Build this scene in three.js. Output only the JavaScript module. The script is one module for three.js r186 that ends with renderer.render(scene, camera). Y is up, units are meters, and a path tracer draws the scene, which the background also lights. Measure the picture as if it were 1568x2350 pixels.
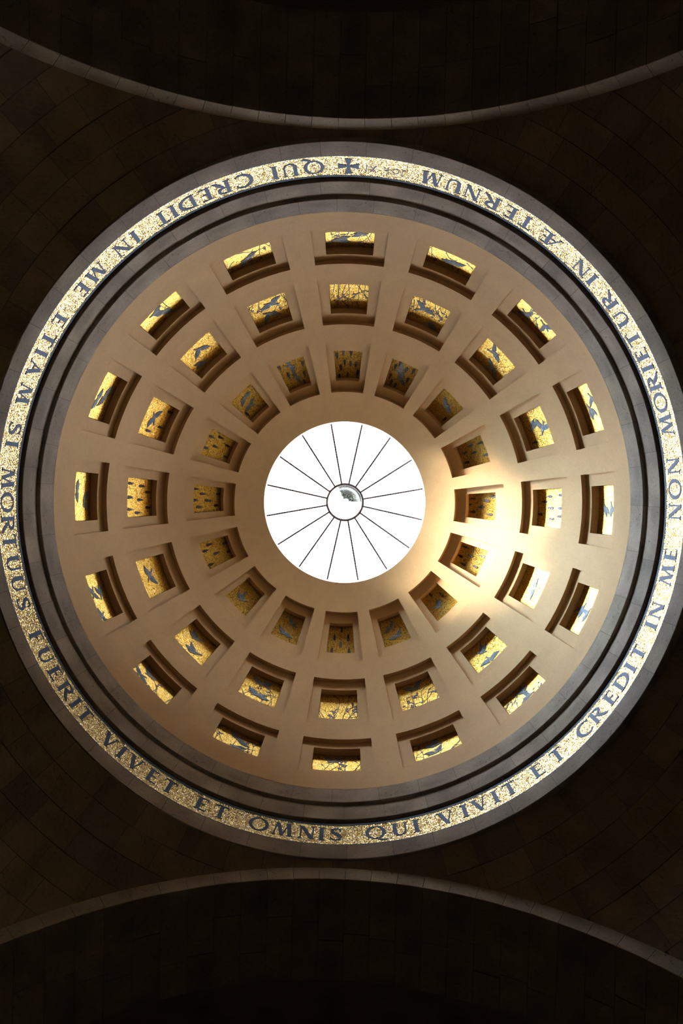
import * as THREE from 'three';
import { mergeGeometries } from 'three/addons/utils/BufferGeometryUtils.js';

// ---------------------------------------------------------------- camera, sky, sun, exposure
// The building's axes: X to the picture's right, Y down the picture, H up from the floor (world = X, H, -Y).
const EYE = 1.6;                                             // everything measured from the eye is EYE above the floor
const W = (X, Y, H) => new THREE.Vector3(X, H + EYE, -Y);
const D2R = Math.PI / 180;
const scene = new THREE.Scene();
const camera = new THREE.PerspectiveCamera(2 * Math.atan(1175 / 1590) / D2R, 1568 / 2350, 0.1, 500);
{
  const a = 0.722 * D2R, b = -1.077 * D2R, r = 1.469 * D2R, c = Math.cos(r), s = Math.sin(r);
  const back = (x, y, h) => new THREE.Vector3(c * x + s * y, h, s * x - c * y);  // the camera's roll taken out
  const right = back(Math.cos(a), 0, Math.sin(a)), down = back(-Math.sin(b) * Math.sin(a), Math.cos(b), Math.sin(b) * Math.cos(a));
  const fwd = back(-Math.cos(b) * Math.sin(a), -Math.sin(b), Math.cos(b) * Math.cos(a));
  const m = new THREE.Matrix4().makeBasis(right, down.clone().negate(), fwd.clone().negate());
  camera.quaternion.setFromRotationMatrix(m);
  const p = back(0.137, -0.082, 0); camera.position.set(p.x, EYE, p.z);
}
const renderer = new THREE.WebGLRenderer({ antialias: true });
renderer.toneMapping = THREE.LinearToneMapping;
renderer.toneMappingExposure = 4.0;
renderer.shadowMap.enabled = true;

const SUN_AZ = 284, SUN_EL = 19;                             // clockwise from the picture's top; a low sun
const sunDir = new THREE.Vector3(Math.sin(SUN_AZ * D2R) * Math.cos(SUN_EL * D2R), Math.sin(SUN_EL * D2R), Math.cos(SUN_AZ * D2R) * Math.cos(SUN_EL * D2R));
{ // a hazy morning sky: pale blue air, bright round the veiled sun, thin broken cloud all over
  const w = 512, h = 256, d = new Float32Array(w * h * 4), hash = (x, y, z) => { const q = Math.sin(x * 127.1 + y * 311.7 + z * 74.7) * 43758.5453; return q - Math.floor(q); };
  const noise = (x, y, z) => { const X = Math.floor(x), Y = Math.floor(y), Z = Math.floor(z), f = (t) => t * t * (3 - 2 * t), a = f(x - X), b = f(y - Y), c = f(z - Z), L = (p, q, t) => p + (q - p) * t;
    return L(L(L(hash(X, Y, Z), hash(X + 1, Y, Z), a), L(hash(X, Y + 1, Z), hash(X + 1, Y + 1, Z), a), b), L(L(hash(X, Y, Z + 1), hash(X + 1, Y, Z + 1), a), L(hash(X, Y + 1, Z + 1), hash(X + 1, Y + 1, Z + 1), a), b), c); };
  for (let r = 0; r < h; r++) for (let c = 0; c < w; c++) {
    const up = ((r + .5) / h - .5) * Math.PI, ro = ((c + .5) / w - .5) * 2 * Math.PI, v = new THREE.Vector3(Math.cos(ro) * Math.cos(up), Math.sin(up), Math.sin(ro) * Math.cos(up));
    const g = Math.acos(Math.min(1, v.dot(sunDir))), k = 2.8 * (1 + .1 * Math.cos(g)), glow = 58 * Math.exp(-g / .215), low = Math.pow(1 - Math.max(0, v.y), 3);
    const cloud = Math.max(0, (noise(v.x * 3.1 + 5, v.y * 3.1, v.z * 3.1) * .6 + noise(v.x * 7.3, v.y * 7.3 + 9, v.z * 7.3) * .4) - .4) * 4;
    const air = [.76 + .2 * low, .83 + .12 * low, .96 + .04 * low], sunny = [.68, .94, 1.14];
    for (let q = 0; q < 3; q++) d[(r * w + c) * 4 + q] = v.y < 0 ? .25 : air[q] * k + sunny[q] * glow + cloud * (1 + .5 * Math.exp(-g));
    d[(r * w + c) * 4 + 3] = 1;
  }
  const tx = new THREE.DataTexture(d, w, h, THREE.RGBAFormat, THREE.FloatType); tx.mapping = THREE.EquirectangularReflectionMapping; tx.magFilter = THREE.LinearFilter; tx.wrapS = THREE.RepeatWrapping; tx.needsUpdate = true;
  scene.background = tx; scene.backgroundIntensity = 1;
}
const sun = new THREE.DirectionalLight(0xfff0dc, 10.5);
sun.name = 'sun'; sun.position.copy(sunDir).multiplyScalar(40).add(new THREE.Vector3(0, 14, 0)); sun.target.position.set(0, 16, 0);
sun.castShadow = true; sun.shadow.radius = 13 / 0.53;        // a hazy, veiled sun
Object.assign(sun.shadow.camera, { left: -16, right: 16, top: 16, bottom: -16, near: 1, far: 120 }); sun.shadow.mapSize.set(4096, 4096); sun.shadow.bias = -0.0005;
scene.add(sun, sun.target);

// ---------------------------------------------------------------- helpers
let seed = 7;
const rnd = () => { seed = (seed + 0x6d2b79f5) | 0; let t = Math.imul(seed ^ (seed >>> 15), 1 | seed); t = (t + Math.imul(t ^ (t >>> 7), 61 | t)) ^ t; return ((t ^ (t >>> 14)) >>> 0) / 4294967296; };
const rr = (a, b) => a + (b - a) * rnd();
const taken = new Map();
function numbered(name) { const k = taken.get(name) || 0; taken.set(name, k + 1); return k ? `${name}_${String(k).padStart(3, '0')}` : name; }
function tag(o, label, category, group, kind) {
  if (label) o.userData.label = label; if (category) o.userData.category = category;
  if (group) o.userData.group = group; if (kind) o.userData.kind = kind; return o;
}
function thing(name, label, category, group, kind) { const o = new THREE.Group(); o.name = numbered(name); scene.add(o); return tag(o, label, category, group, kind); }
function part(name, geo, mat, parent) { const m = new THREE.Mesh(geo, mat); m.name = numbered(name); m.castShadow = m.receiveShadow = true; parent.add(m); return m; }

// A patch of (nu x nv) quads over fn(u, v) -> [x, y, z]; uvf gives metres.
function patch(fn, nu, nv, uvf, nrm) {
  const P = [], U = [], N = [], I = [];
  for (let j = 0; j <= nv; j++) for (let i = 0; i <= nu; i++) {
    const u = i / nu, v = j / nv, p = fn(u, v); P.push(...p); U.push(...uvf(u, v, p)); if (nrm) N.push(...nrm(u, v, p));
  }
  for (let j = 0; j < nv; j++) for (let i = 0; i < nu; i++) { const a = j * (nu + 1) + i, b = a + 1, c = a + nu + 1, d = c + 1; I.push(a, b, d, a, d, c); }
  if (nrm) {                                                 // the winding follows the given normals
    const V = (k) => new THREE.Vector3(P[3 * k], P[3 * k + 1], P[3 * k + 2]), k = Math.floor(I.length / 6) * 3, [a, b, c] = [V(I[k]), V(I[k + 1]), V(I[k + 2])];
    if (b.sub(a).cross(c.sub(a)).dot(new THREE.Vector3(N[3 * I[k]], N[3 * I[k] + 1], N[3 * I[k] + 2])) < 0) for (let i = 0; i < I.length; i += 3) [I[i + 1], I[i + 2]] = [I[i + 2], I[i + 1]];
  }
  const g = new THREE.BufferGeometry();
  g.setAttribute('position', new THREE.Float32BufferAttribute(P, 3)); g.setAttribute('uv', new THREE.Float32BufferAttribute(U, 2)); g.setIndex(I);
  if (nrm) g.setAttribute('normal', new THREE.Float32BufferAttribute(N, 3)); else g.computeVertexNormals();
  return g;
}
const merge = (list) => mergeGeometries(list.map((g) => { const h = g.index ? g.toNonIndexed() : g; return h; }));

// ---------------------------------------------------------------- textures
function noiseField(n, cells, octaves, s0) {                  // tileable value noise, 0..1
  const out = new Float32Array(n * n); let amp = 1, sum = 0, c = cells;
  for (let o = 0; o < octaves; o++) {
    const old = seed; seed = s0 + o * 101; const lat = Float32Array.from({ length: c * c }, rnd); seed = old;
    for (let y = 0; y < n; y++) { const fy = y / n * c, y0 = Math.floor(fy), ty = fy - y0, sy = ty * ty * (3 - 2 * ty), r0 = (y0 % c) * c, r1 = ((y0 + 1) % c) * c;
      for (let x = 0; x < n; x++) { const fx = x / n * c, x0 = Math.floor(fx), tx = fx - x0, sx = tx * tx * (3 - 2 * tx), x1 = (x0 + 1) % c, xx = x0 % c;
        const a = lat[r0 + xx] + (lat[r0 + x1] - lat[r0 + xx]) * sx, b = lat[r1 + xx] + (lat[r1 + x1] - lat[r1 + xx]) * sx; out[y * n + x] += amp * (a + (b - a) * sy); } }
    sum += amp; amp *= 0.55; c = Math.min(c * 2, n);
  }
  for (let i = 0; i < out.length; i++) out[i] /= sum;
  return out;
}
function dataTex(n, fill, srgb, repeat, ch = 4) {
  const d = new Uint8Array(n * n * 4);
  for (let i = 0; i < n * n; i++) { const c = fill(i % n, (i / n) | 0, i); d[i * 4] = c[0]; d[i * 4 + 1] = c[1]; d[i * 4 + 2] = c[2]; d[i * 4 + 3] = 255; }
  const t = new THREE.DataTexture(d, n, n); t.wrapS = t.wrapT = THREE.RepeatWrapping; t.magFilter = THREE.LinearFilter; t.minFilter = THREE.LinearMipmapLinearFilter; t.generateMipmaps = true;
  if (srgb) t.colorSpace = THREE.SRGBColorSpace; t.repeat.set(repeat, repeat); t.needsUpdate = true; return t;
}
const cl = (x) => Math.max(0, Math.min(255, Math.round(x)));
// plaster: a few per cent of trowel cloudiness and fine sand
const pl1 = noiseField(512, 5, 4, 11), pl2 = noiseField(512, 128, 2, 23);
const plasterMap = dataTex(512, (x, y, i) => { const k = 236 + 22 * (pl1[i] - 0.5) + 16 * (pl2[i] - 0.5); return [cl(k), cl(k - 1), cl(k - 3)]; }, true, 1 / 2.2);
const plasterBump = dataTex(512, (x, y, i) => { const k = cl(128 + 60 * (pl1[i] - 0.5) + 90 * (pl2[i] - 0.5)); return [k, k, k]; }, false, 1 / 2.2);
// sandstone: bedding clouds, grain, small pits
const st1 = noiseField(512, 4, 5, 37), st2 = noiseField(512, 96, 2, 51), st3 = noiseField(512, 40, 1, 77);
const stoneMap = dataTex(512, (x, y, i) => { const pit = st3[i] > 0.93 ? 40 : 0, k = 222 + 100 * (st1[i] - 0.5) + 34 * (st2[i] - 0.5) - pit; return [cl(k), cl(k - 2), cl(k - 5)]; }, true, 1 / 1.7);
const stoneBump = dataTex(512, (x, y, i) => { const k = cl(140 + 70 * (st1[i] - 0.5) + 80 * (st2[i] - 0.5) - (st3[i] > 0.93 ? 60 : 0)); return [k, k, k]; }, false, 1 / 1.7);
// tesserae: 96 x 96 little cubes to a tile of 1.5 m, each of its own tone and tilt, dark joints between
const TES = 96, TPX = 10, TN = TES * TPX, TILE = 1.5;
const tes = Array.from({ length: TES * TES }, () => ({ t: rnd(), w: rnd(), nx: rr(-1, 1) + rr(-1, 1), ny: rr(-1, 1) + rr(-1, 1), jx: rr(-0.8, 0.8), jy: rr(-0.8, 0.8) }));
const cellOf = (x, y) => { const cx = (x / TPX) | 0, cy = (y / TPX) | 0, c = tes[cy * TES + cx], lx = x % TPX + 0.5 + c.jx, ly = y % TPX + 0.5 + c.jy; return [c, lx < 1 || ly < 1 || lx > TPX - 0.3 || ly > TPX - 0.3]; };
const goldMap = dataTex(TN, (x, y) => {
  const [c, joint] = cellOf(x, y); if (joint) return [96, 70, 34];
  if (c.w < 0.11) return [132 + 30 * c.t, 92 + 26 * c.t, 40 + 20 * c.t];   // browned leaf
  if (c.w > 0.74) return [246, 230, 186 + 30 * c.t];                       // pale gold
  return [222 + 26 * c.t, 184 + 34 * c.t, 96 + 40 * c.t];
}, true, 1 / TILE);
const smaltiMap = dataTex(TN, (x, y) => { const [c, joint] = cellOf(x, y); const k = joint ? 150 : 186 + 66 * c.t; return [cl(k), cl(k + (c.w - 0.5) * 24), cl(k + (c.w - 0.5) * 30)]; }, true, 1 / TILE);
const tesNormal = dataTex(TN, (x, y) => { const [c, joint] = cellOf(x, y); const s = joint ? 0 : 1; return [cl(128 + 127 * 0.115 * c.nx * s), cl(128 + 127 * 0.115 * c.ny * s), 252]; }, false, 1 / TILE);

// ---------------------------------------------------------------- materials
const S = (o) => new THREE.MeshStandardMaterial({ side: THREE.DoubleSide, ...o });
const lin = (r, g, b) => new THREE.Color().setRGB(r, g, b);
const M = {
  plaster: S({ color: lin(0.62, 0.4, 0.18), map: plasterMap, bumpMap: plasterBump, bumpScale: 0.004, roughness: 0.75 }),
  gold: S({ color: lin(0.84, 0.83, 0.82), map: goldMap, normalMap: tesNormal, metalness: 0.9, roughness: 0.24 }),
  goldPanel: S({ color: lin(0.84, 0.74, 0.37), map: goldMap, normalMap: tesNormal, normalScale: new THREE.Vector2(0.5, 0.5), metalness: 0.9, roughness: 0.37 }),
  smalti: S({ color: lin(1, 1, 1), vertexColors: true, map: smaltiMap, normalMap: tesNormal, roughness: 0.55 }),
  letter: S({ color: lin(0.014, 0.115, 0.38), map: smaltiMap, normalMap: tesNormal, roughness: 0.55 }),
  smallLetter: S({ color: lin(0.12, 0.11, 0.14), map: smaltiMap, normalMap: tesNormal, roughness: 0.35 }),
  border: S({ color: lin(0.02, 0.09, 0.22), map: smaltiMap, normalMap: tesNormal, roughness: 0.55 }),
  branch: S({ color: lin(0.075, 0.045, 0.05), map: smaltiMap, normalMap: tesNormal, roughness: 0.4 }),
  blossom: S({ color: lin(0.26, 0.17, 0.33), map: smaltiMap, normalMap: tesNormal, roughness: 0.4 }),
  mortar: S({ color: lin(0.09, 0.075, 0.06), roughness: 0.95 }),
  bar: S({ color: lin(0.075, 0.05, 0.045), roughness: 0.6 }),
  kerb: S({ color: lin(0.82, 0.8, 0.76), roughness: 0.7 }),
  glass: new THREE.MeshPhysicalMaterial({ color: 0xffffff, transmission: 1, thickness: 0, roughness: 0.12, ior: 1.45, side: THREE.DoubleSide }),
  lens: new THREE.MeshPhysicalMaterial({ color: 0xffffff, transmission: 1, thickness: 0.5, roughness: 0, ior: 1.5 }),
  floor: S({ color: lin(0.3, 0.25, 0.19), map: stoneMap, roughness: 0.7 }),
  roof: S({ color: lin(0.3, 0.29, 0.27), roughness: 0.9 }),
  bark: S({ color: lin(0.07, 0.05, 0.035), roughness: 0.95 }),
  leaf: S({ color: lin(0.01, 0.017, 0.007), roughness: 1 }),
};
const stoneTones = (list) => list.map((c) => S({ color: lin(...c), map: stoneMap, bumpMap: stoneBump, bumpScale: 0.006, roughness: 0.85 }));
const CORNICE = stoneTones([[0.37, 0.315, 0.265], [0.405, 0.34, 0.285], [0.34, 0.295, 0.255], [0.38, 0.327, 0.262]]);
const PENDENT = stoneTones([[0.34, 0.245, 0.155], [0.38, 0.275, 0.175], [0.3, 0.22, 0.145], [0.35, 0.265, 0.15], [0.27, 0.205, 0.155]]);
const VOUSSOIR = stoneTones([[0.4, 0.33, 0.24], [0.43, 0.36, 0.26], [0.37, 0.31, 0.23]]);
const pick = (l) => l[Math.floor(rnd() * l.length)];

// ---------------------------------------------------------------- dome
const HS = 12, R0 = 5, D1 = 0.1, D2 = 0.26;                  // springing height above the eye, radius, depths of the two steps
const ROWS = [{ o: [7.05, 19.86], i: [10.2, 18.0] }, { o: [24.71, 39.07], i: [27.8, 36.6] }, { o: [44.4, 58.8], i: [47.6, 56.1] }];
const DX = -0.033, DY = -0.014;                              // the drum stands a few centimetres off the dome's axis
const HO = 8.22, HI = 5.38, OC = 67.26;
const sph = (R, az, ph) => { const a = az * D2R, p = ph * D2R; return [R * Math.cos(p) * Math.sin(a), HS + EYE + R * Math.sin(p), R * Math.cos(p) * Math.cos(a)]; };
const sphUV = (az, ph) => [R0 * az * D2R * Math.cos(30 * D2R), R0 * ph * D2R];
function shell(R, a0, a1, p0, p1, step = 1.6) {
  const nu = Math.max(1, Math.ceil((a1 - a0) / step)), nv = Math.max(1, Math.ceil((p1 - p0) / step));
  const A = (u) => a0 + (a1 - a0) * u, B = (v) => p0 + (p1 - p0) * v;
  const low = (q, v) => { if (p0 === 0 && R === R0) { q[0] += DX * (1 - v); q[2] -= DY * (1 - v); } return q; };   // the plaster's foot meets the drum
  return patch((u, v) => low(sph(R, A(u), B(v)), v), nu, nv, (u, v) => sphUV(A(u), B(v)), (u, v) => sph(1, A(u), B(v)).map((q, k) => -(k === 1 ? q - HS - EYE : q)));
}
function wallsOf(Ra, Rb, h, p0, p1) {                        // the four sides of a recess
  const out = [], n = 6;
  for (const s of [-1, 1]) out.push(patch((u, v) => sph(Ra + (Rb - Ra) * v, s * h, p0 + (p1 - p0) * u), n, 1, (u, v) => [u * 1.2, v * 0.16]));
  for (const p of [p0, p1]) out.push(patch((u, v) => sph(Ra + (Rb - Ra) * v, -h + 2 * h * u, p), n, 1, (u, v) => [u * 1.2, v * 0.16]));
  return out;
}
const frameOf = (R, ho, hi, o, i) => [shell(R, -ho, ho, o[0], i[0]), shell(R, -ho, ho, i[1], o[1]), shell(R, -ho, -hi, i[0], i[1]), shell(R, hi, ho, i[0], i[1])];

const ceiling = thing('ceiling', 'beige plastered coffered dome around the round skylight', 'dome', null, 'structure');
{
  const g = [], cuts = [0, ...ROWS.flatMap((r) => r.o), OC];
  for (let c = 0; c < 16; c++) for (let b = 0; b < cuts.length - 1; b++) {
    const m = c * 22.5;
    if (b % 2 === 0) g.push(shell(R0, m - 11.25, m + 11.25, cuts[b], cuts[b + 1]));
    else g.push(shell(R0, m - 11.25, m - HO, cuts[b], cuts[b + 1]), shell(R0, m + HO, m + 11.25, cuts[b], cuts[b + 1]));
  }
  part('dome_shell', merge(g), M.plaster, ceiling);
  ROWS.forEach((r) => {
    const geo = merge([...wallsOf(R0, R0 + D1, HO, ...r.o), ...frameOf(R0 + D1, HO, HI, r.o, r.i), ...wallsOf(R0 + D1, R0 + D2 + 0.02, HI, ...r.i), shell(R0 + D2 + 0.02, -HI, HI, ...r.i)]);
    for (let c = 0; c < 16; c++) part('coffer', geo, M.plaster, ceiling).rotation.y = c * 22.5 * D2R;
  });
}

// ---------------------------------------------------------------- flat inlaid shapes
const poly = (pts) => { const s = new THREE.Shape(); pts.forEach(([x, y], i) => (i ? s.lineTo(x, y) : s.moveTo(x, y))); s.closePath(); return s; };
function stroke(pts, ws) {                                   // a line of changing width as an outline
  const L = [], R = [];
  pts.forEach((p, i) => {
    const a = pts[Math.max(0, i - 1)], b = pts[Math.min(pts.length - 1, i + 1)], dx = b[0] - a[0], dy = b[1] - a[1], l = Math.hypot(dx, dy) || 1, w = (Array.isArray(ws) ? ws[i] : ws) / 2;
    L.push([p[0] - dy / l * w, p[1] + dx / l * w]); R.push([p[0] + dy / l * w, p[1] - dx / l * w]);
  });
  return poly([...L, ...R.reverse()]);
}
const arc = (cx, cy, rx, ry, a0, a1, n = 20) => Array.from({ length: n + 1 }, (_, i) => { const a = (a0 + (a1 - a0) * i / n) * D2R; return [cx + rx * Math.cos(a), cy + ry * Math.sin(a)]; });
function slab(shapes, depth, color) {                        // the shapes as one thin inlay
  const g = shapes.map((s) => new THREE.ExtrudeGeometry(s, { depth, bevelEnabled: false, curveSegments: 10 })), out = mergeGeometries(g);
  if (color) { const n = out.attributes.position.count, c = new Float32Array(n * 3); let k = 0; g.forEach((q, j) => { const t = Array.isArray(color[0]) ? color[j % color.length] : color; for (let i = 0; i < q.attributes.position.count; i++) { c.set(t, k); k += 3; } }); out.setAttribute('color', new THREE.BufferAttribute(c, 3)); }
  return out;
}
function bend(g, fn) { const p = g.attributes.position; for (let i = 0; i < p.count; i++) p.setXYZ(i, ...fn(p.getX(i), p.getY(i), p.getZ(i))); g.computeVertexNormals(); return g; }

// ---------------------------------------------------------------- the 48 mosaic panels
const RM = R0 + D2;                                          // radius of the mosaic's face
const HID = [0.36, 0.15, 0.1];                               // share of a panel hidden behind its lower edge
// Per panel: B birds [a, b, heading, wing, wing, length]; D drops [a, b]; T twigs [a, b, angle, length]. a across (-1..1), b up the part in sight (0..1).
const ART = [[
  { B: [[.45, .5, 8, 150, -160, .42], [-.45, .08, 185, 130, -150, .36]], T: [[0, -.3, 95, .4], [-.6, -.3, 80, .42], [.75, -.2, 100, .34], [-.85, -.1, 95, .3], [-.3, -.3, 70, .3], [.4, -.3, 88, .3]] },
  { B: [[-.1, .5, 172, 25, -160, .4]], T: [[.75, -.3, 75, .5], [.35, -.1, 100, .3], [-.6, .1, 150, .3], [-.45, .65, 60, .3], [.9, .1, 90, .25]] },
  { B: [[.45, .6, 150, 100, -120, .36], [-.4, .2, 165, 60, -70, .36]], T: [[.05, -.3, 85, .45], [.5, -.2, 115, .3], [-.2, -.3, 60, .3]] },
  { B: [[-.05, .45, 20, 150, -150, .36], [.35, .08, 25, 110, -140, .34]] },
  { B: [[.1, .6, 15, -140, -165, .34], [.1, .12, 10, -135, 160, .32]] },
  { B: [[.05, .55, 340, 140, -155, .36], [-.05, .12, 335, 110, -160, .34]] },
  { B: [[-.05, .55, 325, 105, 60, .36], [.1, .1, 345, 120, -150, .36]], T: [[-.8, -.3, 95, .34], [-.55, -.3, 70, .3], [.55, -.3, 75, .24]] },
  { B: [[-.05, .62, 355, 80, 172, .42], [-.15, .14, 10, 150, 30, .38]], T: [[-.7, -.4, 92, .5], [.35, -.2, 55, .5], [.2, -.2, 25, .6], [-.95, .1, 80, .25], [.05, -.3, 100, .28]] },
  { B: [[-.1, .6, 200, -48, -170, .38]], T: [[-.75, -.4, 105, .5], [.5, -.4, 70, .5], [.5, -.4, 115, .4], [-.3, -.3, 88, .28], [.1, -.3, 95, .3], [.25, -.3, 85, .26], [.85, -.2, 80, .36], [-.55, -.2, 60, .3]] },
  { B: [[.05, .58, 170, -20, 160, .44], [.05, .05, 175, -150, 40, .36]], T: [[-.4, -.3, 118, .6], [.65, -.5, 85, .5], [-.85, -.2, 95, .3], [.2, -.3, 70, .3], [-.1, .1, 85, .2]] },
  { B: [[-.3, .55, 205, -50, -75, .36], [-.6, .12, 215, -60, 130, .36]], T: [[.7, -.4, 120, .45], [.45, -.4, 100, .4], [.9, -.3, 100, .4], [.25, -.3, 110, .3]] },
  { B: [[-.1, .6, 330, -110, -150, .34], [-.25, .12, 335, 60, -120, .32], [.75, .08, 300, 80, -110, .3]] },
  { B: [[.15, .6, 350, 30, 160, .36], [-.25, .12, 340, 20, -160, .36]] },
  { B: [[-.1, .55, 350, 165, -10, .44], [.15, .15, 355, 170, -5, .36]] },
  { B: [[-.05, .5, 345, 150, -25, .42], [.25, .15, 350, 150, -150, .34]], T: [[-.3, -.3, 80, .6], [-.05, -.2, 120, .3]] },
  { B: [[.05, .5, 10, 28, -158, .4]], T: [[-.6, -.3, 88, .55], [-.25, .1, 75, .34], [.5, -.1, 165, .4], [.6, .35, 40, .3], [-.8, -.1, 100, .3]] },
], [
  { T: [[.75, -.15, 88, .5], [.35, -.15, 86, .6], [.05, -.15, 92, .6], [-.3, -.15, 96, .4], [-.6, -.15, 86, .55], [-.85, -.1, 94, .4], [.15, .05, 80, .4], [.55, .0, 100, .36]] },
  { B: [[.3, .42, 213, 104, -37, .32], [-.25, .82, 208, -50, -75, .3]], T: [[.7, -.1, 90, .4], [-.1, -.1, 95, .4], [-.4, -.1, 85, .34], [-.7, -.1, 92, .36], [.3, -.1, 84, .22], [.9, .2, 95, .36]] },
  { B: [[.3, .32, 205, 95, -40, .3], [-.2, .8, 225, 100, -55, .3]] },
  { B: [[.1, .68, 137, 160, -168, .3], [-.1, .3, 148, 130, -125, .34]], D: [[-.65, .72]] },
  { D: [[.6, .5], [.33, .7], [0, .45], [-.35, .85], [-.55, .4], [.65, .05], [0, .07], [-.4, .1]] },
  { B: [[-.05, .42, 112, 75, -110, .32]] },
  { B: [[-.2, .6, 325, 90, 55, .3], [-.05, .14, 105, -100, 65, .32]] },
  { B: [[-.1, .74, 348, 165, 45, .34]], T: [[-.75, -.1, 88, .34], [-.5, -.1, 60, .4], [.0, -.12, 80, .42], [.15, -.12, 50, .42], [.75, -.1, 65, .3], [-.2, -.1, 95, .2]] },
  { T: [[-.5, -.2, 100, .6], [-.5, -.2, 65, .62], [.15, -.2, 94, .66], [.15, -.2, 58, .6], [.2, -.2, 125, .36], [.75, -.2, 80, .44], [-.85, -.1, 84, .34], [-.15, -.1, 96, .26], [.45, -.1, 84, .3]] },
  { B: [[-.05, .74, 202, -35, 175, .34], [.0, .28, 202, -40, 145, .34]], T: [[.8, -.1, 95, .5], [.6, -.1, 75, .4], [-.3, -.1, 140, .3], [.2, -.1, 80, .34], [-.75, 0, 60, .2]] },
  { B: [[-.08, .68, 215, -55, -30, .32], [.33, .24, 215, -60, -25, .32]] },
  { B: [[-.1, .42, 317, -115, 65, .32]] },
  { D: [[-.7, .1], [-.6, .55], [-.3, .8], [0, .1], [.12, .5], [.53, .82], [.6, .1], [.78, .4]] },
  { B: [[0, .42, 209, -57, 128, .32]], D: [[-.65, .85], [.3, .75], [.7, .35]] },
  { B: [[-.08, .34, 315, -160, 70, .32], [.28, .8, 175, 150, 175, .3]] },
  { B: [[-.2, .32, 337, -120, 35, .34], [.05, .66, 332, -170, 70, .34]], T: [[-.75, -.1, 92, .55], [-.55, -.1, 88, .4], [.35, -.1, 85, .3], [.6, -.1, 80, .3], [.8, -.1, 84, .25], [-.9, .1, 95, .4]] },
], [
  { D: [[.8, .15], [.35, .04], [-.2, .04], [.25, .4], [-.2, .44], [-.6, .45], [.55, .58], [-.8, .75], [0, .86], [.7, .9]] },
  { B: [[.2, .35, 208, 65, -65, .26], [-.05, .62, 210, 95, -60, .26]], D: [[.62, .22], [.4, .05], [-.7, .12], [-.2, .18], [-.62, .5], [.75, .6], [.1, .86], [.5, .8]] },
  { B: [[0, .42, 55, -90, 110, .27]], D: [[-.7, .75]] },
  { D: [[.6, .45], [.5, .1], [.25, .75], [0, .45], [-.45, .06], [-.55, .8]] },
  { D: [[.6, .8], [.4, .3], [.1, .95], [-.1, .5], [-.5, .8], [-.6, .18], [.7, .05]] },
  { D: [[.7, .8], [.2, .5], [-.15, .85], [.5, .08], [-.65, .6], [-.4, .18]] },
  { B: [[-.35, .42, 325, 90, 60, .27]], D: [[.55, .6], [-.1, .88]] },
  { B: [[-.2, .66, 338, 70, -125, .26], [.1, .28, 340, 65, -150, .26]] },
  { D: [[.05, .82], [-.5, .52], [.58, .52], [0, .28], [-.63, .04], [.62, .04]] },
  { B: [[.1, .7, 212, -80, 130, .26], [-.1, .27, 202, -50, 140, .26]] },
  { B: [[0, .36, 215, -55, -100, .28]] },
  { D: [[-.7, .3], [-.42, .85], [-.35, .1], [.1, .45], [.35, .9], [.72, .1]] },
  { D: [[-.7, .05], [-.38, .3], [-.43, .88], [.1, .02], [.13, .5], [.6, .18], [.52, .8]] },
  { D: [[-.7, .4], [-.45, .08], [-.35, .75], [.1, .35], [.45, .05], [.55, .85]] },
  { B: [[0, .27, 350, -155, 35, .27], [.05, .62, 320, -110, 40, .27]], D: [[.78, .7]] },
  { B: [[.1, .2, 157, -60, 130, .26], [0, .65, 350, -80, 120, .26]], D: [[-.8, .22], [.85, .05], [.5, .45], [-.7, .6], [-.5, .86]] },
]];
const rot2 = (pts, deg) => { const c = Math.cos(deg * D2R), s = Math.sin(deg * D2R); return pts.map(([x, y]) => [x * c - y * s, x * s + y * c]); };
function birdShapes(w1, w2, L, deg) {
  const body = [[.5, .0], [.44, .055], [.36, .065], [.26, .055], [.12, .11], [-.05, .11], [-.2, .06], [-.34, .05], [-.52, .1], [-.46, .01], [-.54, -.07], [-.34, -.03], [-.2, -.07], [-.02, -.115], [.14, -.1], [.27, -.03], [.37, -.03], [.44, -.03]];
  const wing = (deg2) => {
    const s = deg2 < 0 ? -1 : 1, len = .82, base = rot2([[0, -.04 * s], [.2, -.13 * s], [.42, -.13 * s], [.66, -.02 * s], [len, .12 * s], [.6, .14 * s], [.38, .17 * s], [.14, .19 * s]], deg2);
    return base.map(([x, y]) => [x + .06, y]);
  };
  return [body, wing(w1), wing(w2)].map((p) => poly(rot2(p.map(([x, y]) => [x * L, y * L]), deg)));
}
const dropShape = (L) => poly([...arc(0, 0, .19 * L, .25 * L, -200, 20, 12), [.13 * L, .36 * L], [.1 * L, .78 * L], [.05 * L, .44 * L], [.0, 1.02 * L], [-.04 * L, .46 * L], [-.1 * L, .72 * L], [-.13 * L, .34 * L]]);
function twig(out, bl, x, y, deg, len, w, lvl) {
  const pts = [[x, y]], n = 5; let a = deg;
  for (let i = 0; i < n; i++) {
    a += rr(-16, 16); x += len / n * Math.cos(a * D2R); y += len / n * Math.sin(a * D2R); pts.push([x, y]);
    if (lvl < 2 && i > 0 && (lvl === 0 || i > 2) && rnd() < .48) twig(out, bl, x, y, a + (rnd() < .5 ? -1 : 1) * rr(28, 60), len * rr(.28, .48), w * .7, lvl + 1);
    if (lvl > 0 && rnd() < .1) bl.push([x, y]);
  }
  if (rnd() < .5) bl.push([x, y]);
  out.push([pts, w]);
}
const BLUES = [[.33, .44, .57], [.37, .47, .57], [.4, .44, .5]], WINGS = [[.2, .31, .47], [.22, .33, .48], [.25, .3, .38]];
const DROPS = [[.06, .035, .045], [.075, .045, .06], [.1, .1, .125], [.13, .135, .16]];
const RING = ['outer ring', 'middle ring', 'inner ring'];
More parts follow.
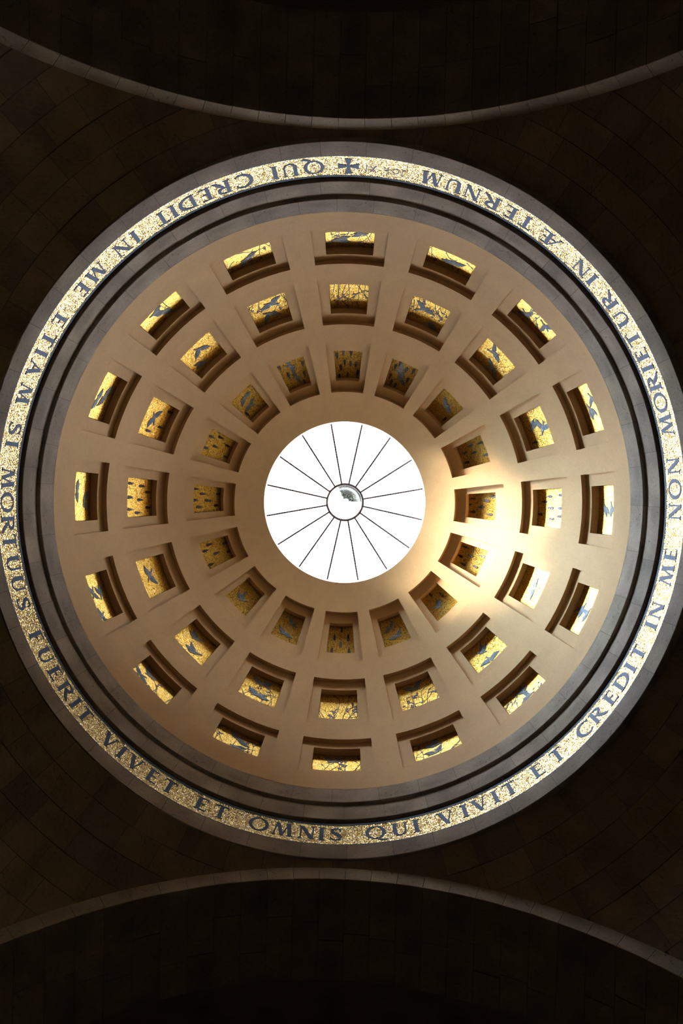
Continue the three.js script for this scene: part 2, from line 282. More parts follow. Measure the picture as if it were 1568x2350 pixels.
const SPOT = ['at twelve', 'at half past twelve', 'between one and two', 'between two and three', 'at three', 'between three and four', 'between four and five', 'at half past five', 'at six', 'at half past six', 'between seven and eight', 'between eight and nine', 'at nine', 'between nine and ten', 'between ten and eleven', 'at half past eleven'];
const NUM = ['no', 'one', 'two', 'three', 'four', 'five', 'six', 'seven', 'eight', 'nine', 'ten'];
for (let r = 0; r < 3; r++) {
  const [p0, p1] = ROWS[r].i, pc = (p0 + p1) / 2, C = sph(RM, 0, pc), hw = RM * Math.cos(pc * D2R) * HI * D2R, hv = RM * (p1 - p0) / 2 * D2R;
  const loc = (az, ph, d) => { const q = sph(RM - d, az, ph); return [q[0] - C[0], q[1] - C[1], q[2] - C[2]]; };
  const e = 0.1, ground = () => {                            // a slightly thick curved slab
    const A = (u) => (-HI + e) + 2 * (HI - e) * u, B = (v) => p0 + e + (p1 - p0 - 2 * e) * v, ox = rnd() * TILE, oy = rnd() * TILE;
    const uv = (u, v) => [ox + A(u) * D2R * RM * Math.cos(pc * D2R), oy + B(v) * D2R * RM];
    return merge([patch((u, v) => loc(A(u), B(v), 0), 8, 6, uv, (u, v) => sph(1, A(u), B(v)).map((q, k) => -(k === 1 ? q - HS - EYE : q))), patch((u, v) => loc(A(u), B(v), -0.015), 2, 2, uv)]);
  };
  for (let c = 0; c < 16; c++) {
    const art = ART[r][c], say = [], bn = (art.B || []).length, dn = (art.D || []).length, tn = (art.T || []).length;
    if (bn) say.push(`${NUM[bn]} blue bird${bn > 1 ? 's' : ''}`); if (dn) say.push(`${NUM[Math.min(dn, 10)]} dark drop${dn > 1 ? 's' : ''}`); if (tn) say.push('blossoming twigs');
    const g = thing('mosaic_panel', `gold mosaic of ${say.join(', ')}, ${RING[r]}, ${SPOT[c]} o'clock`, 'mosaic', `gold mosaics in the ${RING[r]} of coffers`);
    const az = c * 22.5;
    g.position.set(...sph(RM, az, pc)); g.rotation.y = az * D2R;
    part('gold_ground', ground(), M.goldPanel, g);
    const toAng = (x, y) => [-(x / hw) * HI, pc + (y / hv) * (p1 - p0) / 2];
    const at = (a, b) => [a * hw, (-1 + 2 * (HID[r] + b * (1 - HID[r]))) * hv];
    const inset = 0.012, inside = (x, y) => [Math.max(-hw + inset, Math.min(hw - inset, x)), Math.max(-hv + inset, Math.min(hv - inset, y))];
    const press = (geo, lift) => bend(geo, (x, y, z) => { const [u, v] = inside(x, y); return loc(...toAng(u, v), 0.0008 + lift + z); });
    const moved = (s, x, y) => poly(s.getPoints().map((p) => [p.x + x, p.y + y]));
    if (tn) {
      const bl = [], ok = (p) => Math.abs(p[0]) < hw - .02 && Math.abs(p[1]) < hv - .02;
      art.T.forEach(([a, b, d, len]) => {                    // each branch with its side twigs
        const segs = []; twig(segs, bl, ...at(a, b), d, len * 1.15, .017, 0);
        const sh = segs.filter(([p]) => p.some(ok)).map(([p, w]) => stroke(p.map((q) => inside(...q)), p.map((_, i) => w * (1 - .1 * i))));
        if (sh.length) part('branch', press(slab(sh, .003), 0), M.branch, g);
      });
      const fl = bl.filter(ok).map(([x, y]) => { const s = rr(.017, .027); return poly(Array.from({ length: 12 }, (_, i) => { const t = i / 12 * 2 * Math.PI, q = s * (i % 2 ? .72 : 1.08); return [x + q * 1.15 * Math.cos(t), y + q * .85 * Math.sin(t)]; })); });
      if (fl.length) part('blossoms', press(slab(fl, .003), .0035), M.blossom, g).userData.kind = 'stuff';
    }
    (art.B || []).forEach(([a, b, h, w1, w2, L]) => {
      const [x, y] = at(a, b), sh = birdShapes(w1, w2, L * [.78, 1, .98][r], h).map((s) => moved(s, x, y)), k = Math.floor(rnd() * 3);
      part('bird', press(slab(sh, .004, [BLUES[k], WINGS[k], WINGS[(k + 1) % 3]]), .004), M.smalti, g);
    });
    (art.D || []).forEach(([a, b]) => {
      const [x, y] = at(a, b), k = Math.floor(rnd() * 4), L = r === 1 ? .17 : .165;
      part('flame_drop', press(slab([moved(dropShape(L * rr(.92, 1.1)), x, y)], .004, DROPS[k]), .004), M.smalti, g);
    });
  }
}

// ---------------------------------------------------------------- rings of stone at the dome's foot, and the inscription
function ringStone(prof, a0, a1, n = 5) {                    // profile [R, H] turned from a0 to a1, ends closed
  const at = (a, [R, H]) => [R * Math.sin(a * D2R), H + EYE, R * Math.cos(a * D2R)], out = [];
  prof.forEach((p, i) => { const q = prof[(i + 1) % prof.length], l = Math.hypot(q[0] - p[0], q[1] - p[1]);
    out.push(patch((u, v) => at(a0 + (a1 - a0) * u, [p[0] + (q[0] - p[0]) * v, p[1] + (q[1] - p[1]) * v]), n, 1, (u, v) => [(a0 + (a1 - a0) * u) * D2R * 5 + i * .37, p[1] + v * l])); });
  for (const a of [a0, a1]) {
    const g = new THREE.ShapeGeometry(poly(prof)), b = g.attributes.position; for (let i = 0; i < b.count; i++) b.setXYZ(i, ...at(a, [b.getX(i), b.getY(i)])); g.computeVertexNormals(); out.push(g);
  }
  return merge(out);
}
function stoneRing(n, label, count, Rin, h0, h1, depth, off, mats) {
  const t = thing(`trim_${n}`, label, 'cornice', null, 'structure'); t.position.set(DX, 0, -DY);
  const c = .008, w = [];
  for (let i = 0; i < count; i++) w.push(rr(.82, 1.18));
  const sum = w.reduce((a, b) => a + b, 0); let a = off;
  for (let i = 0; i < count; i++) {
    const d = w[i] / sum * 360, k = rr(-.003, .003), j = .035;
    part('stone', ringStone([[Rin + k + c, h0], [Rin + depth, h0], [Rin + depth, h1], [Rin + k + c, h1], [Rin + k, h1 - c], [Rin + k, h0 + c]], a + j, a + d - j), pick(mats), t);
    a += d;
  }
  part('mortar', new THREE.LatheGeometry([[Rin + .012, h0 + .004], [Rin + depth - .01, h0 + .004], [Rin + depth - .01, h1 - .004], [Rin + .012, h1 - .004], [Rin + .012, h0 + .004]].map(([x, y]) => new THREE.Vector2(x, y + EYE)), 160), M.mortar, t);
}
stoneRing(1, 'lowest ring of grey stone blocks, under the gold inscription band', 48, 5.11, 9.87, 10.276, .4, 3, CORNICE);
stoneRing(2, 'grey stone ring above the gold inscription, below the topmost ring', 42, 5.063, 11.0, 11.49, .4, 4, CORNICE);
stoneRing(3, 'topmost ring of grey stone blocks, meeting the beige dome', 43, 5.0, 11.49, 12.0, .45, 5, CORNICE);

const RF = 5.12, F0 = 10.276, F1 = 11.0;
const frieze = thing('inscription_band', 'gold mosaic band round the base of the dome with blue Latin capitals', 'inscription');
frieze.position.set(DX, 0, -DY);
const cylAt = (R, az, H) => [R * Math.sin(az * D2R), H + EYE, R * Math.cos(az * D2R)];
const band = (R, h0, h1) => patch((u, v) => cylAt(R, 360 * u, h0 + (h1 - h0) * v), 240, 1, (u, v) => [u * 2 * Math.PI * R / TILE | 0 ? u * 2 * Math.PI * R : u * 2 * Math.PI * R, h0 + (h1 - h0) * v], (u) => cylAt(-1, 360 * u, -EYE));
part('gold_ground', merge([band(RF, F0, F1), band(RF + .03, F0, F1)]), M.gold, frieze);
const strip = (h0, h1) => merge([band(RF - .004, h0, h1), patch((u, v) => cylAt(RF - .004 * v, 360 * u, h0), 240, 1, (u) => [u * 32, 0]), patch((u, v) => cylAt(RF - .004 * v, 360 * u, h1), 240, 1, (u) => [u * 32, 0])]);
part('border_strip', strip(F0 + .001, F0 + .026), M.border, frieze);
part('border_strip', strip(10.9, 10.96), M.border, frieze);

// Roman capitals, one unit high, as outlines: [width, shapes]
const T = .2, t = .075, sf = .05;
const box = (x0, y0, x1, y1) => poly([[x0, y0], [x1, y0], [x1, y1], [x0, y1]]);
const dia = (x0, y0, x1, y1, w) => poly([[x0 - w / 2, y0], [x0 + w / 2, y0], [x1 + w / 2, y1], [x1 - w / 2, y1]]);
const serif = (x, y, w) => (y < .5 ? poly([[x - w / 2 - .07, 0], [x + w / 2 + .07, 0], [x + w / 2 + .05, sf], [x - w / 2 - .05, sf]]) : poly([[x - w / 2 - .05, 1 - sf], [x + w / 2 + .05, 1 - sf], [x + w / 2 + .07, 1], [x - w / 2 - .07, 1]]));
const stem = (x, w = T) => [box(x - w / 2, 0, x + w / 2, 1), serif(x, 0, w), serif(x, 1, w)];
const oval = (cx, rx) => { const s = poly(arc(cx, .5, rx, .52, 0, 354, 59)); s.holes.push(new THREE.Path(arc(cx, .5, rx - .17, .45, 0, 354, 59).map(([x, y]) => new THREE.Vector2(x, y)))); return s; };
const bar = (x0, x1, y, up) => [box(x0, y - t / 2, x1, y + t / 2), poly(up ? [[x1 - .05, y + t / 2], [x1, y + t / 2], [x1, y - .2], [x1 - .02, y - .2]] : [[x1 - .05, y - t / 2], [x1, y - t / 2], [x1 + .02, y + .2], [x1, y + .2]])];
const eArms = (x0, x1) => [...bar(x0, x1, 1 - t / 2, true), box(x0, .5 - t / 2, x1 - .08, .5 + t / 2), ...bar(x0, x1 + .03, t / 2, false)];
const GLYPH = {
  I: () => [.34, stem(.17)],
  E: () => [.62, [...stem(.17), ...eArms(.17, .56)]],
  F: () => [.58, [...stem(.17), ...bar(.17, .54, 1 - t / 2, true), box(.17, .5 - t / 2, .46, .5 + t / 2)]],
  T: () => [.74, [...stem(.37), box(.04, 1 - t, .7, 1), poly([[.04, 1 - t], [.1, 1 - t], [.05, .78], [.03, .78]]), poly([[.64, 1 - t], [.7, 1 - t], [.71, .78], [.69, .78]])]],
  O: () => [1, [oval(.5, .48)]],
  Q: () => [1.02, [oval(.5, .48), stroke([[.52, .08], [.7, -.06], [.9, -.14], [1.08, -.12]], [.1, .13, .1, .04])]],
  C: () => [.86, [stroke(arc(.52, .5, .43, .49, 48, 312, 30), Array.from({ length: 31 }, (_, i) => t + .12 * Math.pow(Math.sin(i / 30 * Math.PI), 1.5))), poly([[.76, .78], [.84, .74], [.85, .98], [.81, .98]])]],
  D: () => [.88, [...stem(.17), stroke(arc(.3, .5, .5, .462, 90, -90, 24), Array.from({ length: 25 }, (_, i) => t + .12 * Math.sin(i / 24 * Math.PI))), box(.17, 1 - t, .32, 1), box(.17, 0, .32, t)]],
  R: () => [.8, [...stem(.17), stroke(arc(.32, .745, .3, .218, 90, -90, 20), Array.from({ length: 21 }, (_, i) => t + .09 * Math.sin(i / 20 * Math.PI))), box(.17, 1 - t, .34, 1), box(.17, .49, .34, .49 + t), stroke([[.34, .52], [.48, .34], [.66, .1], [.84, -.02]], [.1, .18, .17, .06])]],
  M: () => [1.06, [dia(.14, 0, .25, 1, t), serif(.14, 0, t), dia(.28, 1, .53, .02, T * .9), dia(.53, .02, .8, 1, t), dia(.9, 0, .8, 1, T), serif(.9, 0, T), serif(.23, 1, t), serif(.81, 1, T * .7)]],
  N: () => [.88, [box(.13, 0, .13 + t, 1), serif(.165, 0, t), serif(.16, 1, t), dia(.2, 1, .72, 0, T), box(.7, 0, .7 + t, 1), serif(.735, 1, t)]],
  U: () => [.86, [box(.1, .32, .1 + T, 1), serif(.2, 1, T), box(.66, .3, .66 + t + .02, 1), serif(.7, 1, t), stroke([[.2, .36], [.22, .2], [.32, .07], [.46, .03], [.6, .1], [.68, .22], [.705, .36]], [.2, .18, .12, t, t, .09, .09])]],
  V: () => [.84, [dia(.14, 1, .44, 0, T), dia(.44, 0, .7, 1, t), serif(.14, 1, T), serif(.7, 1, t)]],
  A: () => [.84, [dia(.12, 0, .4, 1, t), dia(.68, 0, .4, 1, T), serif(.12, 0, t), serif(.68, 0, T), box(.22, .34, .6, .34 + t)]],
  Æ: () => [1.14, [dia(.1, 0, .58, 1, t), box(.56, 0, .56 + T, 1), serif(.66, 0, T), serif(.1, 0, t), box(.28, .34, .6, .34 + t), ...eArms(.66, 1.06), box(.56, 1 - t, .7, 1)]],
  S: () => [.66, [stroke([[.54, .8], [.46, .94], [.32, .97], [.18, .9], [.14, .76], [.2, .63], [.34, .53], [.48, .42], [.55, .27], [.5, .11], [.34, .03], [.18, .05], [.07, .2]], [t, t, .08, .12, .16, .18, .19, .18, .16, .12, .08, t, t]), poly([[.5, .74], [.57, .74], [.56, .97], [.52, .97]]), poly([[.04, .03], [.08, .03], [.1, .26], [.05, .26]])]],
  j: () => [.4, [stroke([[.3, 1], [.3, .3], [.22, .08], [.04, .05]], .1), box(.12, .92, .36, 1.02)]],
  o: () => [.7, [stroke(arc(.35, .42, .28, .36, 0, 360, 24), .09)]],
  h: () => [.6, [stroke([[.12, 0], [.12, 1]], .1), stroke([[.12, .4], [.28, .56], [.44, .5], [.46, .0]], .09)]],
  x: () => [.8, [dia(.1, 0, .64, 1, .14), dia(.64, 0, .1, 1, .07)]],
  i: () => [.3, [dia(.12, 0, .2, 1, .12)]],
};
function letter(ch, az, base, h, mat, name = 'letter') {
  const [w, sh] = GLYPH[ch](); const g = slab(sh.map((s) => s), .005);
  const inner = bend(g, (x, y, z) => cylAt(RF - .0005 - z * (name === 'cross' ? 1 : 1), az - (x - w / 2) * .84 * h / RF / D2R, base + y * h));
  return part(name, inner, mat, frieze);
}
const TEXT = 'Q354.2 U350.2 I347.5 C342.1 R338.3 E335.1 D331.7 I329.0 T326.7 I321.1 N318.2 M312.1 E308.3 E301.7 T298.0 I295.3 A292.4 M287.7 S281.5 I278.8 M272.9 O268.7 R265.0 T261.9 U258.1 U254.5 S250.9 F244.8 U241.2 E237.7 R234.2 I231.4 T228.8 V222.6 I219.7 V216.7 E212.9 T209.5 E203.1 T199.5 O192.6 M188.4 N184.2 I181.6 S179.1 Q172.2 U168.0 I165.1 V159.7 I156.3 V153.5 I150.5 T147.6 E141.9 T137.6 C131.2 R127.8 E124.1 D120.7 I117.9 T115.0 I109.9 N107.2 M100.9 E97.3 N90.0 O86.1 N82.2 M75.1 O71.1 R67.6 I64.9 E62.4 T59.3 U55.4 R51.7 I47.0 N44.4 Æ37.2 T32.2 E29.0 R25.4 N21.8 U18.4 M14.5';
for (const w of TEXT.split(' ')) letter(w[0], +w.slice(1), 10.425, .39, M.letter);
for (const w of 'j9.5 o8.2 h6.6 x4.3 i3.2'.split(' ')) letter(w[0], +w.slice(1), 10.56, .2, M.smallLetter);
{
  const arm = [[.05, .05], [.15, .42], [-.15, .42], [-.05, .05]], sh = [0, 90, 180, 270].map((d) => poly(rot2(arm, d))); sh.push(box(-.07, -.07, .07, .07));
  part('cross', bend(slab(sh, .005), (x, y, z) => cylAt(RF - .0005 - z, 360.1 - x * .38 / RF / D2R, 10.61 + y * .56)), M.letter, frieze);
}

// ---------------------------------------------------------------- pendentives
const AX = .02, AY = -.032, HA = 4.17, RA = 5.33, RE = 5.62, DD = 5.235, RS = 7.681;
const onSphere = (az, el, R = RS) => [R * Math.cos(el * D2R) * Math.sin(az * D2R), R * Math.sin(el * D2R), R * Math.cos(el * D2R) * Math.cos(az * D2R)];
function clip(pts, nx, nz) {
  const out = [], f = (p) => p[0] * nx + p[2] * nz - DD;
  pts.forEach((p, i) => { const q = pts[(i + 1) % pts.length], a = f(p), b = f(q); if (a <= 0) out.push(p); if ((a < 0 && b > 0) || (a > 0 && b < 0)) { const k = a / (a - b); out.push(p.map((v, j) => v + (q[j] - v) * k)); } });
  return out;
}
function pendentiveStone(a0, a1, e0, e1, k) {
  const nu = 6, nv = 3, cells = []; let edge = [];
  for (let j = 0; j < nv; j++) for (let i = 0; i < nu; i++) {
    const A = (x) => a0 + (a1 - a0) * x / nu, E = (x) => e0 + (e1 - e0) * x / nv;
    let q = [onSphere(A(i), E(j), RS + k), onSphere(A(i + 1), E(j), RS + k), onSphere(A(i + 1), E(j + 1), RS + k), onSphere(A(i), E(j + 1), RS + k)];
    for (const [nx, nz] of [[1, 0], [-1, 0], [0, 1], [0, -1]]) if (q.length > 2) q = clip(q, nx, nz);
    if (q.length > 2) cells.push(q);
  }
  if (!cells.length) return null;
  const P = [], N = [], U = [], key = (p) => p.map((v) => Math.round(v * 2e4)).join(), edges = new Map();
  const push = (p, n) => { const l = Math.hypot(...p); P.push(p[0], p[1] + HA + EYE, p[2]); N.push(...(n || p.map((v) => -v / l))); U.push(Math.atan2(p[0], p[2]) * 6.2, Math.asin(p[1] / l) * RS); };
  let area = 0;
  for (const q of cells) {
    for (let i = 1; i < q.length - 1; i++) { push(q[0]); push(q[i]); push(q[i + 1]); area += new THREE.Triangle(...[q[0], q[i], q[i + 1]].map((v) => new THREE.Vector3(...v))).getArea(); }
    q.forEach((p, i) => { const n = q[(i + 1) % q.length], a = key(p), b = key(n); if (a === b) return; if (edges.has(b + '|' + a)) edges.delete(b + '|' + a); else edges.set(a + '|' + b, [p, n]); });
  }
  if (area < .004) return null;
  for (let i = 0; i < P.length; i += 9) {                    // faces look down into the room
    const a = new THREE.Vector3(P[i], P[i + 1], P[i + 2]), b = new THREE.Vector3(P[i + 3], P[i + 4], P[i + 5]).sub(a), c = new THREE.Vector3(P[i + 6], P[i + 7], P[i + 8]).sub(a);
    if (b.cross(c).dot(new THREE.Vector3(N[i], N[i + 1], N[i + 2])) < 0) for (const L of [P, N]) for (let k = 0; k < 3; k++) [L[i + 3 + k], L[i + 6 + k]] = [L[i + 6 + k], L[i + 3 + k]];
  }
  for (const [p, q] of edges.values()) {
    const o = (v) => v.map((x) => x * (1 + .07 / RS)), n = new THREE.Vector3(...q).sub(new THREE.Vector3(...p)).cross(new THREE.Vector3(...p)).normalize().toArray();
    for (const v of [p, o(q), q, p, o(p), o(q)]) push(v, n);
  }
  const g = new THREE.BufferGeometry(); g.setAttribute('position', new THREE.Float32BufferAttribute(P, 3)); g.setAttribute('normal', new THREE.Float32BufferAttribute(N, 3)); g.setAttribute('uv', new THREE.Float32BufferAttribute(U, 2));
  return g;
}
const SIDES = ['northeast', 'southeast', 'southwest', 'northwest'];
const CORNER = ['top right', 'bottom right', 'bottom left', 'top left'];
for (let k = 0; k < 4; k++) {
  const w = thing(`wall_${SIDES[k]}`, `curved brown stone pendentive filling the ${CORNER[k]} corner below the stone ring`, 'pendentive', null, 'structure');
  w.position.set(AX, 0, -AY);
  const mid = 45 + 90 * k, top = 47.85, dE = 2.76; let row = 0;
  for (let e1 = top; e1 > 1; e1 -= dE, row++) {
    const e0 = Math.max(0, e1 - dE), R = RS * Math.cos((e0 + e1) / 2 * D2R), Rt = RS * Math.cos(e1 * D2R), half = Rt <= DD ? 45 : 45 - Math.acos(DD / Rt) / D2R;
    let a = -half - (row % 2 ? rr(2, 4) : rr(0, 1));
    while (a < half) {
      const b = a + rr(.46, .82) / R / D2R, j = .0035 / R / D2R;
      const lo = Math.max(a, -45), hi = Math.min(b, 45);
      if (hi - lo > .4) { const g = pendentiveStone(mid + lo + j, mid + hi - j, e0 + .027, e1 - .027, rr(-.004, .004)); if (g) part('stone', g, pick(PENDENT), w); }
      a = b;
    }
  }
  // mortar bed behind the stones
  const g = []; const n = 24, m = 24, P = [];
  for (let j = 0; j < m; j++) for (let i = 0; i < n; i++) {
    const A = (x) => mid - 45 + 90 * x / n, E = (x) => 48 * x / m;
    let q = [onSphere(A(i), E(j), RS + .014), onSphere(A(i + 1), E(j), RS + .014), onSphere(A(i + 1), E(j + 1), RS + .014), onSphere(A(i), E(j + 1), RS + .014)];
    for (const [nx, nz] of [[1, 0], [-1, 0], [0, 1], [0, -1]]) if (q.length > 2) q = clip(q, nx, nz);
    for (let i2 = 1; i2 < q.length - 1; i2++) for (const v of [q[0], q[i2], q[i2 + 1]]) P.push(v[0], v[1] + HA + EYE, v[2]);
  }
  const mg = new THREE.BufferGeometry(); mg.setAttribute('position', new THREE.Float32BufferAttribute(P, 3)); mg.computeVertexNormals();
  part('mortar', mg, M.mortar, w);
}

// ---------------------------------------------------------------- arches and the vaults behind them
const NV = 47, VP = 180 / NV, DEPTH = 1.4;
function wedge(t0, t1, r0, r1, z0, z1) {                     // between two angles from the crown, two radii, two depths
  const n = 2, A = (u) => (t0 + (t1 - t0) * u) * D2R, pt = (u, r, z) => [r * Math.sin(A(u)), r * Math.cos(A(u)), z], c = .006;
  const f = [
    patch((u, v) => pt(u, r0, z0 + c + (z1 - z0 - c) * v), n, 1, (u, v) => [A(u) * r0, z0 + (z1 - z0) * v]),
    patch((u, v) => pt(u, r0 + c * v, z0 + c * (1 - v)), n, 1, (u, v) => [A(u) * r0, v * c]),
    patch((u, v) => pt(u, r0 + c + (r1 - r0 - c) * v, z0), n, 1, (u, v) => [A(u) * r0, r0 + (r1 - r0) * v]),
    patch((u, v) => pt(u, r1, z0 + (z1 - z0) * v), n, 1, (u, v) => [A(u) * r1, z0 + (z1 - z0) * v]),
    patch((u, v) => pt(u, r0 + (r1 - r0) * v, z1), n, 1, (u, v) => [A(u) * r0, r0 + (r1 - r0) * v]),
  ];
  for (const u0 of [0, 1]) f.push(patch((u, v) => pt(u0, r0 + (r1 - r0) * u, z0 + (z1 - z0) * v), 1, 1, (u, v) => [r0 + (r1 - r0) * u, z0 + (z1 - z0) * v]));
  return merge(f);
}
const ARMS = [['north', 0, 'at the picture top'], ['east', 90, 'at the picture right'], ['south', 180, 'at the picture bottom'], ['west', 270, 'at the picture left']];
for (const [side, turn, where] of ARMS) {
  const arch = thing('arch', `wide round stone arch ${where}, edged with pale voussoirs`, 'arch', null, 'structure');
  arch.position.set(AX, HA + EYE, -AY); arch.rotation.y = turn * D2R;
  for (let i = 0; i < NV; i++) {
    const t0 = -90 + i * VP + .035, t1 = t0 + VP - .07, k = rr(-.003, .003), L = [.45, .62, .95, .78][Math.floor(rnd() * 4)] + rr(-.06, .06);
    part('voussoir', wedge(t0, t1, RA + k, RE, DD - .02, DD + L), pick(VOUSSOIR), arch);
    part('stone', wedge(t0, t1, RA + rr(-.003, .003), RE, DD + L + .008, DD + DEPTH), pick(VOUSSOIR), arch);
  }
  const m = []; m.push(patch((u, v) => [(RA + .016) * Math.sin((u - .5) * Math.PI), (RA + .016) * Math.cos((u - .5) * Math.PI), DD + .02 + (DEPTH - .05) * v], 60, 1, (u, v) => [u, v]));
  part('mortar', merge(m), M.mortar, arch);
  // the arm's barrel vault beyond, a step higher
  const v = thing('ceiling', `dark barrel vault behind the arch ${where}`, 'vault', null, 'structure'); v.position.copy(arch.position); v.rotation.y = arch.rotation.y;
  const R2 = RA + .35, z0 = DD + DEPTH, z1 = 9.6, half = (R, z, inv) => patch((u, w) => [R * Math.sin((u - .5) * Math.PI), R * Math.cos((u - .5) * Math.PI), z0 + (z1 - z0) * w], 60, 4, (u, w) => [u * 17, w * 7]);
  part('vault_shell', merge([half(R2), half(R2 + .3), patch((u, w) => [(RA + .1 + .55 * w) * Math.sin((u - .5) * Math.PI), (RA + .1 + .55 * w) * Math.cos((u - .5) * Math.PI), z0], 60, 1, (u, w) => [u, w])]), PENDENT[2], v);
}

// ---------------------------------------------------------------- piers, outer walls, floor, roof
const boxAt = (x0, x1, y0, y1, z0, z1) => { const g = new THREE.BoxGeometry(x1 - x0, y1 - y0, z1 - z0); g.translate((x0 + x1) / 2, (y0 + y1) / 2, (z0 + z1) / 2); return g; };
for (let k = 0; k < 4; k++) {
  const p = thing('pillar', `massive square stone pier under the ${CORNER[k]} pendentive`, 'pier', null, 'structure'); const sx = k < 2 ? 1 : -1, sz = k === 0 || k === 3 ? 1 : -1;
  const a = 5.345, b = 9.6; part('pier_block', boxAt(Math.min(sx * a, sx * b), Math.max(sx * a, sx * b), 0, HA + EYE, Math.min(sz * a, sz * b), Math.max(sz * a, sz * b)), PENDENT[0], p);
}
for (const [side, turn] of ARMS) {
  const w = part(`wall_${side}`, boxAt(-10, 10, 0, HS + EYE + .6, 9.6, 10), PENDENT[1], scene); w.rotation.y = turn * D2R; tag(w, `dark stone end wall of the ${side} arm of the crossing`, 'wall', null, 'structure');
}
tag(part('floor', boxAt(-10, 10, -.3, 0, -10, 10), M.floor, scene), 'dark stone floor under the crossing', 'floor', null, 'structure');
const roof = thing('roof', 'outer roof and dome shell above the coffered ceiling', 'roof', null, 'structure');
{
  const s = poly([[-10, -10], [10, -10], [10, 10], [-10, 10]]); s.holes.push(new THREE.Path(arc(0, 0, 5.45, 5.45, 0, 356, 89).map(([x, y]) => new THREE.Vector2(x, y))));
  const g = new THREE.ExtrudeGeometry(s, { depth: .4, bevelEnabled: false }); g.rotateX(-Math.PI / 2); g.translate(0, HS + EYE + .2, 0); part('roof_slab', g, M.roof, roof);
  const pr = []; for (let p = 0; p <= 66; p += 3) pr.push(new THREE.Vector2(5.5 * Math.cos(p * D2R), HS + EYE + 5.5 * Math.sin(p * D2R)));
  pr.push(new THREE.Vector2(2.14, HS + EYE + 5.02), new THREE.Vector2(2.14, HS + EYE + 4.85)); for (let p = 64; p >= 0; p -= 3) pr.push(new THREE.Vector2(5.36 * Math.cos(p * D2R), HS + EYE + 5.36 * Math.sin(p * D2R)));
  part('outer_dome', new THREE.LatheGeometry(pr, 96), M.roof, roof);
}

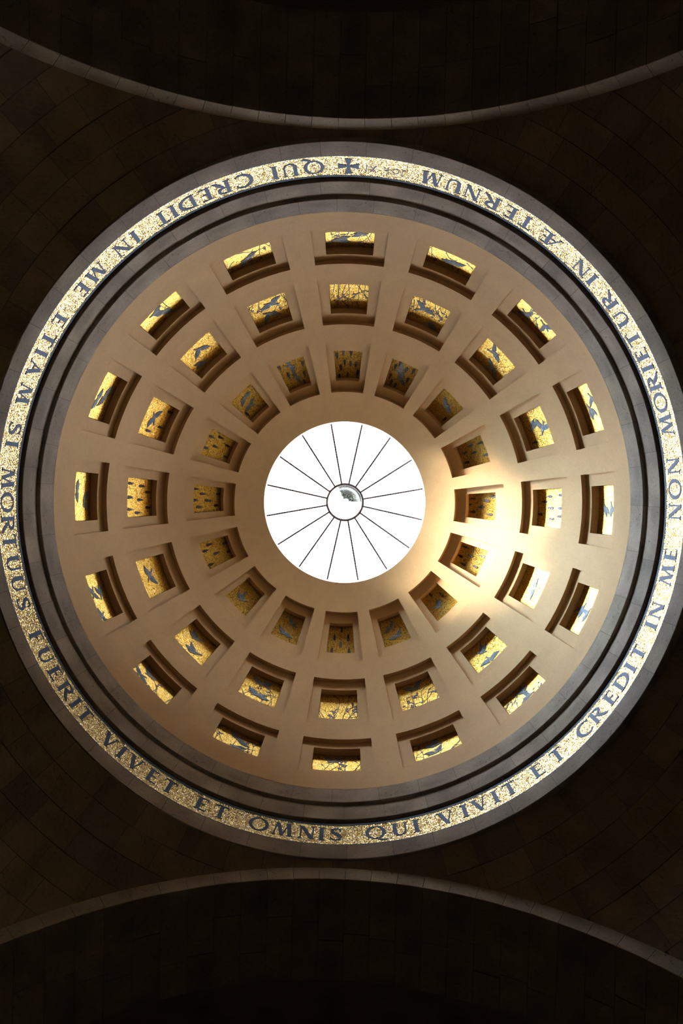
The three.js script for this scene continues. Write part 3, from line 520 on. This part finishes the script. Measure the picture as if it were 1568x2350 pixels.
// ---------------------------------------------------------------- skylight
const RO = R0 * Math.cos(OC * D2R), HO2 = HS + R0 * Math.sin(OC * D2R);   // the oculus: 1.93 m, 16.6 m above the eye
const light = thing('skylight', 'round glass skylight with sixteen dark radial bars and a clear hub', 'skylight');
light.position.set(0, HO2 + EYE, 0);
{
  const KH = .33, RISE = .55, RH = .475, RG = RO + .03;
  part('kerb_ring', ringStone([[RO, -EYE], [RO + .15, -.045 - EYE], [RO + .3, -.115 - EYE], [RO + .3, KH + .03 - EYE], [RO + .12, KH + .03 - EYE], [RO, KH - EYE]], 0, 360, 96), M.kerb, light);
  const hAt = (r) => KH + .01 + RISE * (RG - r) / (RG - RH);
  const pane = merge([.0, .008].map((d) => patch((u, v) => { const a = (-11.25 + 22.5 * u) * D2R, r = RH + (RG - RH) * v; return [r * Math.sin(a), hAt(r) + d, r * Math.cos(a)]; }, 6, 1, (u, v) => [u, v])));
  const barG = new THREE.BoxGeometry(.042, .06, Math.hypot(RG - RH, RISE)); barG.translate(0, 0, 0);
  for (let k = 0; k < 16; k++) {
    part('glass_pane', pane, M.glass, light).rotation.y = k * 22.5 * D2R;
    const b = part('glazing_bar', barG, M.bar, light), a = (k * 22.5 + 11.25) * D2R, r = (RG + RH) / 2;
    b.rotation.order = 'YXZ'; b.rotation.y = a; b.rotation.x = Math.atan2(RISE, RG - RH); b.position.set(r * Math.sin(a), hAt(r) - .03, r * Math.cos(a));
  }
  const ring = new THREE.TorusGeometry(RH - .02, .032, 12, 64); ring.rotateX(Math.PI / 2); part('hub_ring', ring, M.bar, light).position.y = hAt(RH) - .02;
  const lr = RH - .035, lens = [[0, .03]];                  // a clear moulded cup, hollowed from above: it spreads the view
  for (let i = 1, y = .03; i <= 24; i++) { const q = (i - .5) / 24, sl = q < .25 ? 31 * q / .25 : 31 + 8 * (q - .25) / .75; y += lr / 24 * Math.tan(sl * D2R); lens.push([lr * i / 24, y]); }
  const lathe = (l) => new THREE.LatheGeometry(l.map(([x, y]) => new THREE.Vector2(x, y)), 72);
  const lensG = mergeGeometries([lathe([[0, 0], [lr, 0]]), lathe([[lr, 0], lens[24]]), lathe(lens.slice().reverse())]);
  part('hub_lens', lensG, M.lens, light).position.y = hAt(RH) - .03;
}

// ---------------------------------------------------------------- trees outside: one leans over the dome and is seen through the hub
function tree(label, az, R, height, blobs, n) {
  const tr = thing('tree', label, 'tree'), bx = R * Math.sin(az * D2R), bz = R * Math.cos(az * D2R); tr.position.set(bx, 0, bz);
  part('trunk', new THREE.LatheGeometry([[0, 0], [.75, 0], [.5, 1.2], [.42, .3 * height], [.36, .6 * height], [.2, .85 * height], [0, height]].map(([x, y]) => new THREE.Vector2(x, y)), 14), M.bark, tr);
  const lg = new THREE.IcosahedronGeometry(.5, 0); lg.scale(1, .35, 1);
  const im = new THREE.InstancedMesh(lg, M.leaf, n), q = new THREE.Object3D(); im.name = numbered('foliage'); im.userData.kind = 'stuff'; im.castShadow = im.receiveShadow = true;
  for (let i = 0; i < n; i++) {
    const b = blobs[i % blobs.length], v = new THREE.Vector3(rr(-1, 1), rr(-1, 1), rr(-1, 1)).normalize().multiplyScalar(b[3] * Math.cbrt(rnd()));
    q.position.set(b[0] * Math.sin(b[1] * D2R) - bx + v.x, b[2] + v.y * .75, b[0] * Math.cos(b[1] * D2R) - bz + v.z); q.rotation.set(rnd() * 6, rnd() * 6, rnd() * 6); q.scale.setScalar(rr(.7, 1.5)); q.updateMatrix(); im.setMatrixAt(i, q.matrix);
  }
  tr.add(im);
}
tree('dark leafy tree leaning over the dome, seen through the clear hub', 42, 17, 34, Array.from({ length: 90 }, () => [rr(6.2, 13.5), rr(-14, 76), rr(27.5, 37), rr(1.7, 2.5)]), 22000);
tree('lower leafy tree outside, beyond the sunlit side of the dome', 98, 19, 22, Array.from({ length: 40 }, () => { const a = rr(60, 135); return [rr(14.5, 22), a, rr(12, 23.5), rr(1.8, 2.8)]; }), 6000);

renderer.render(scene, camera);
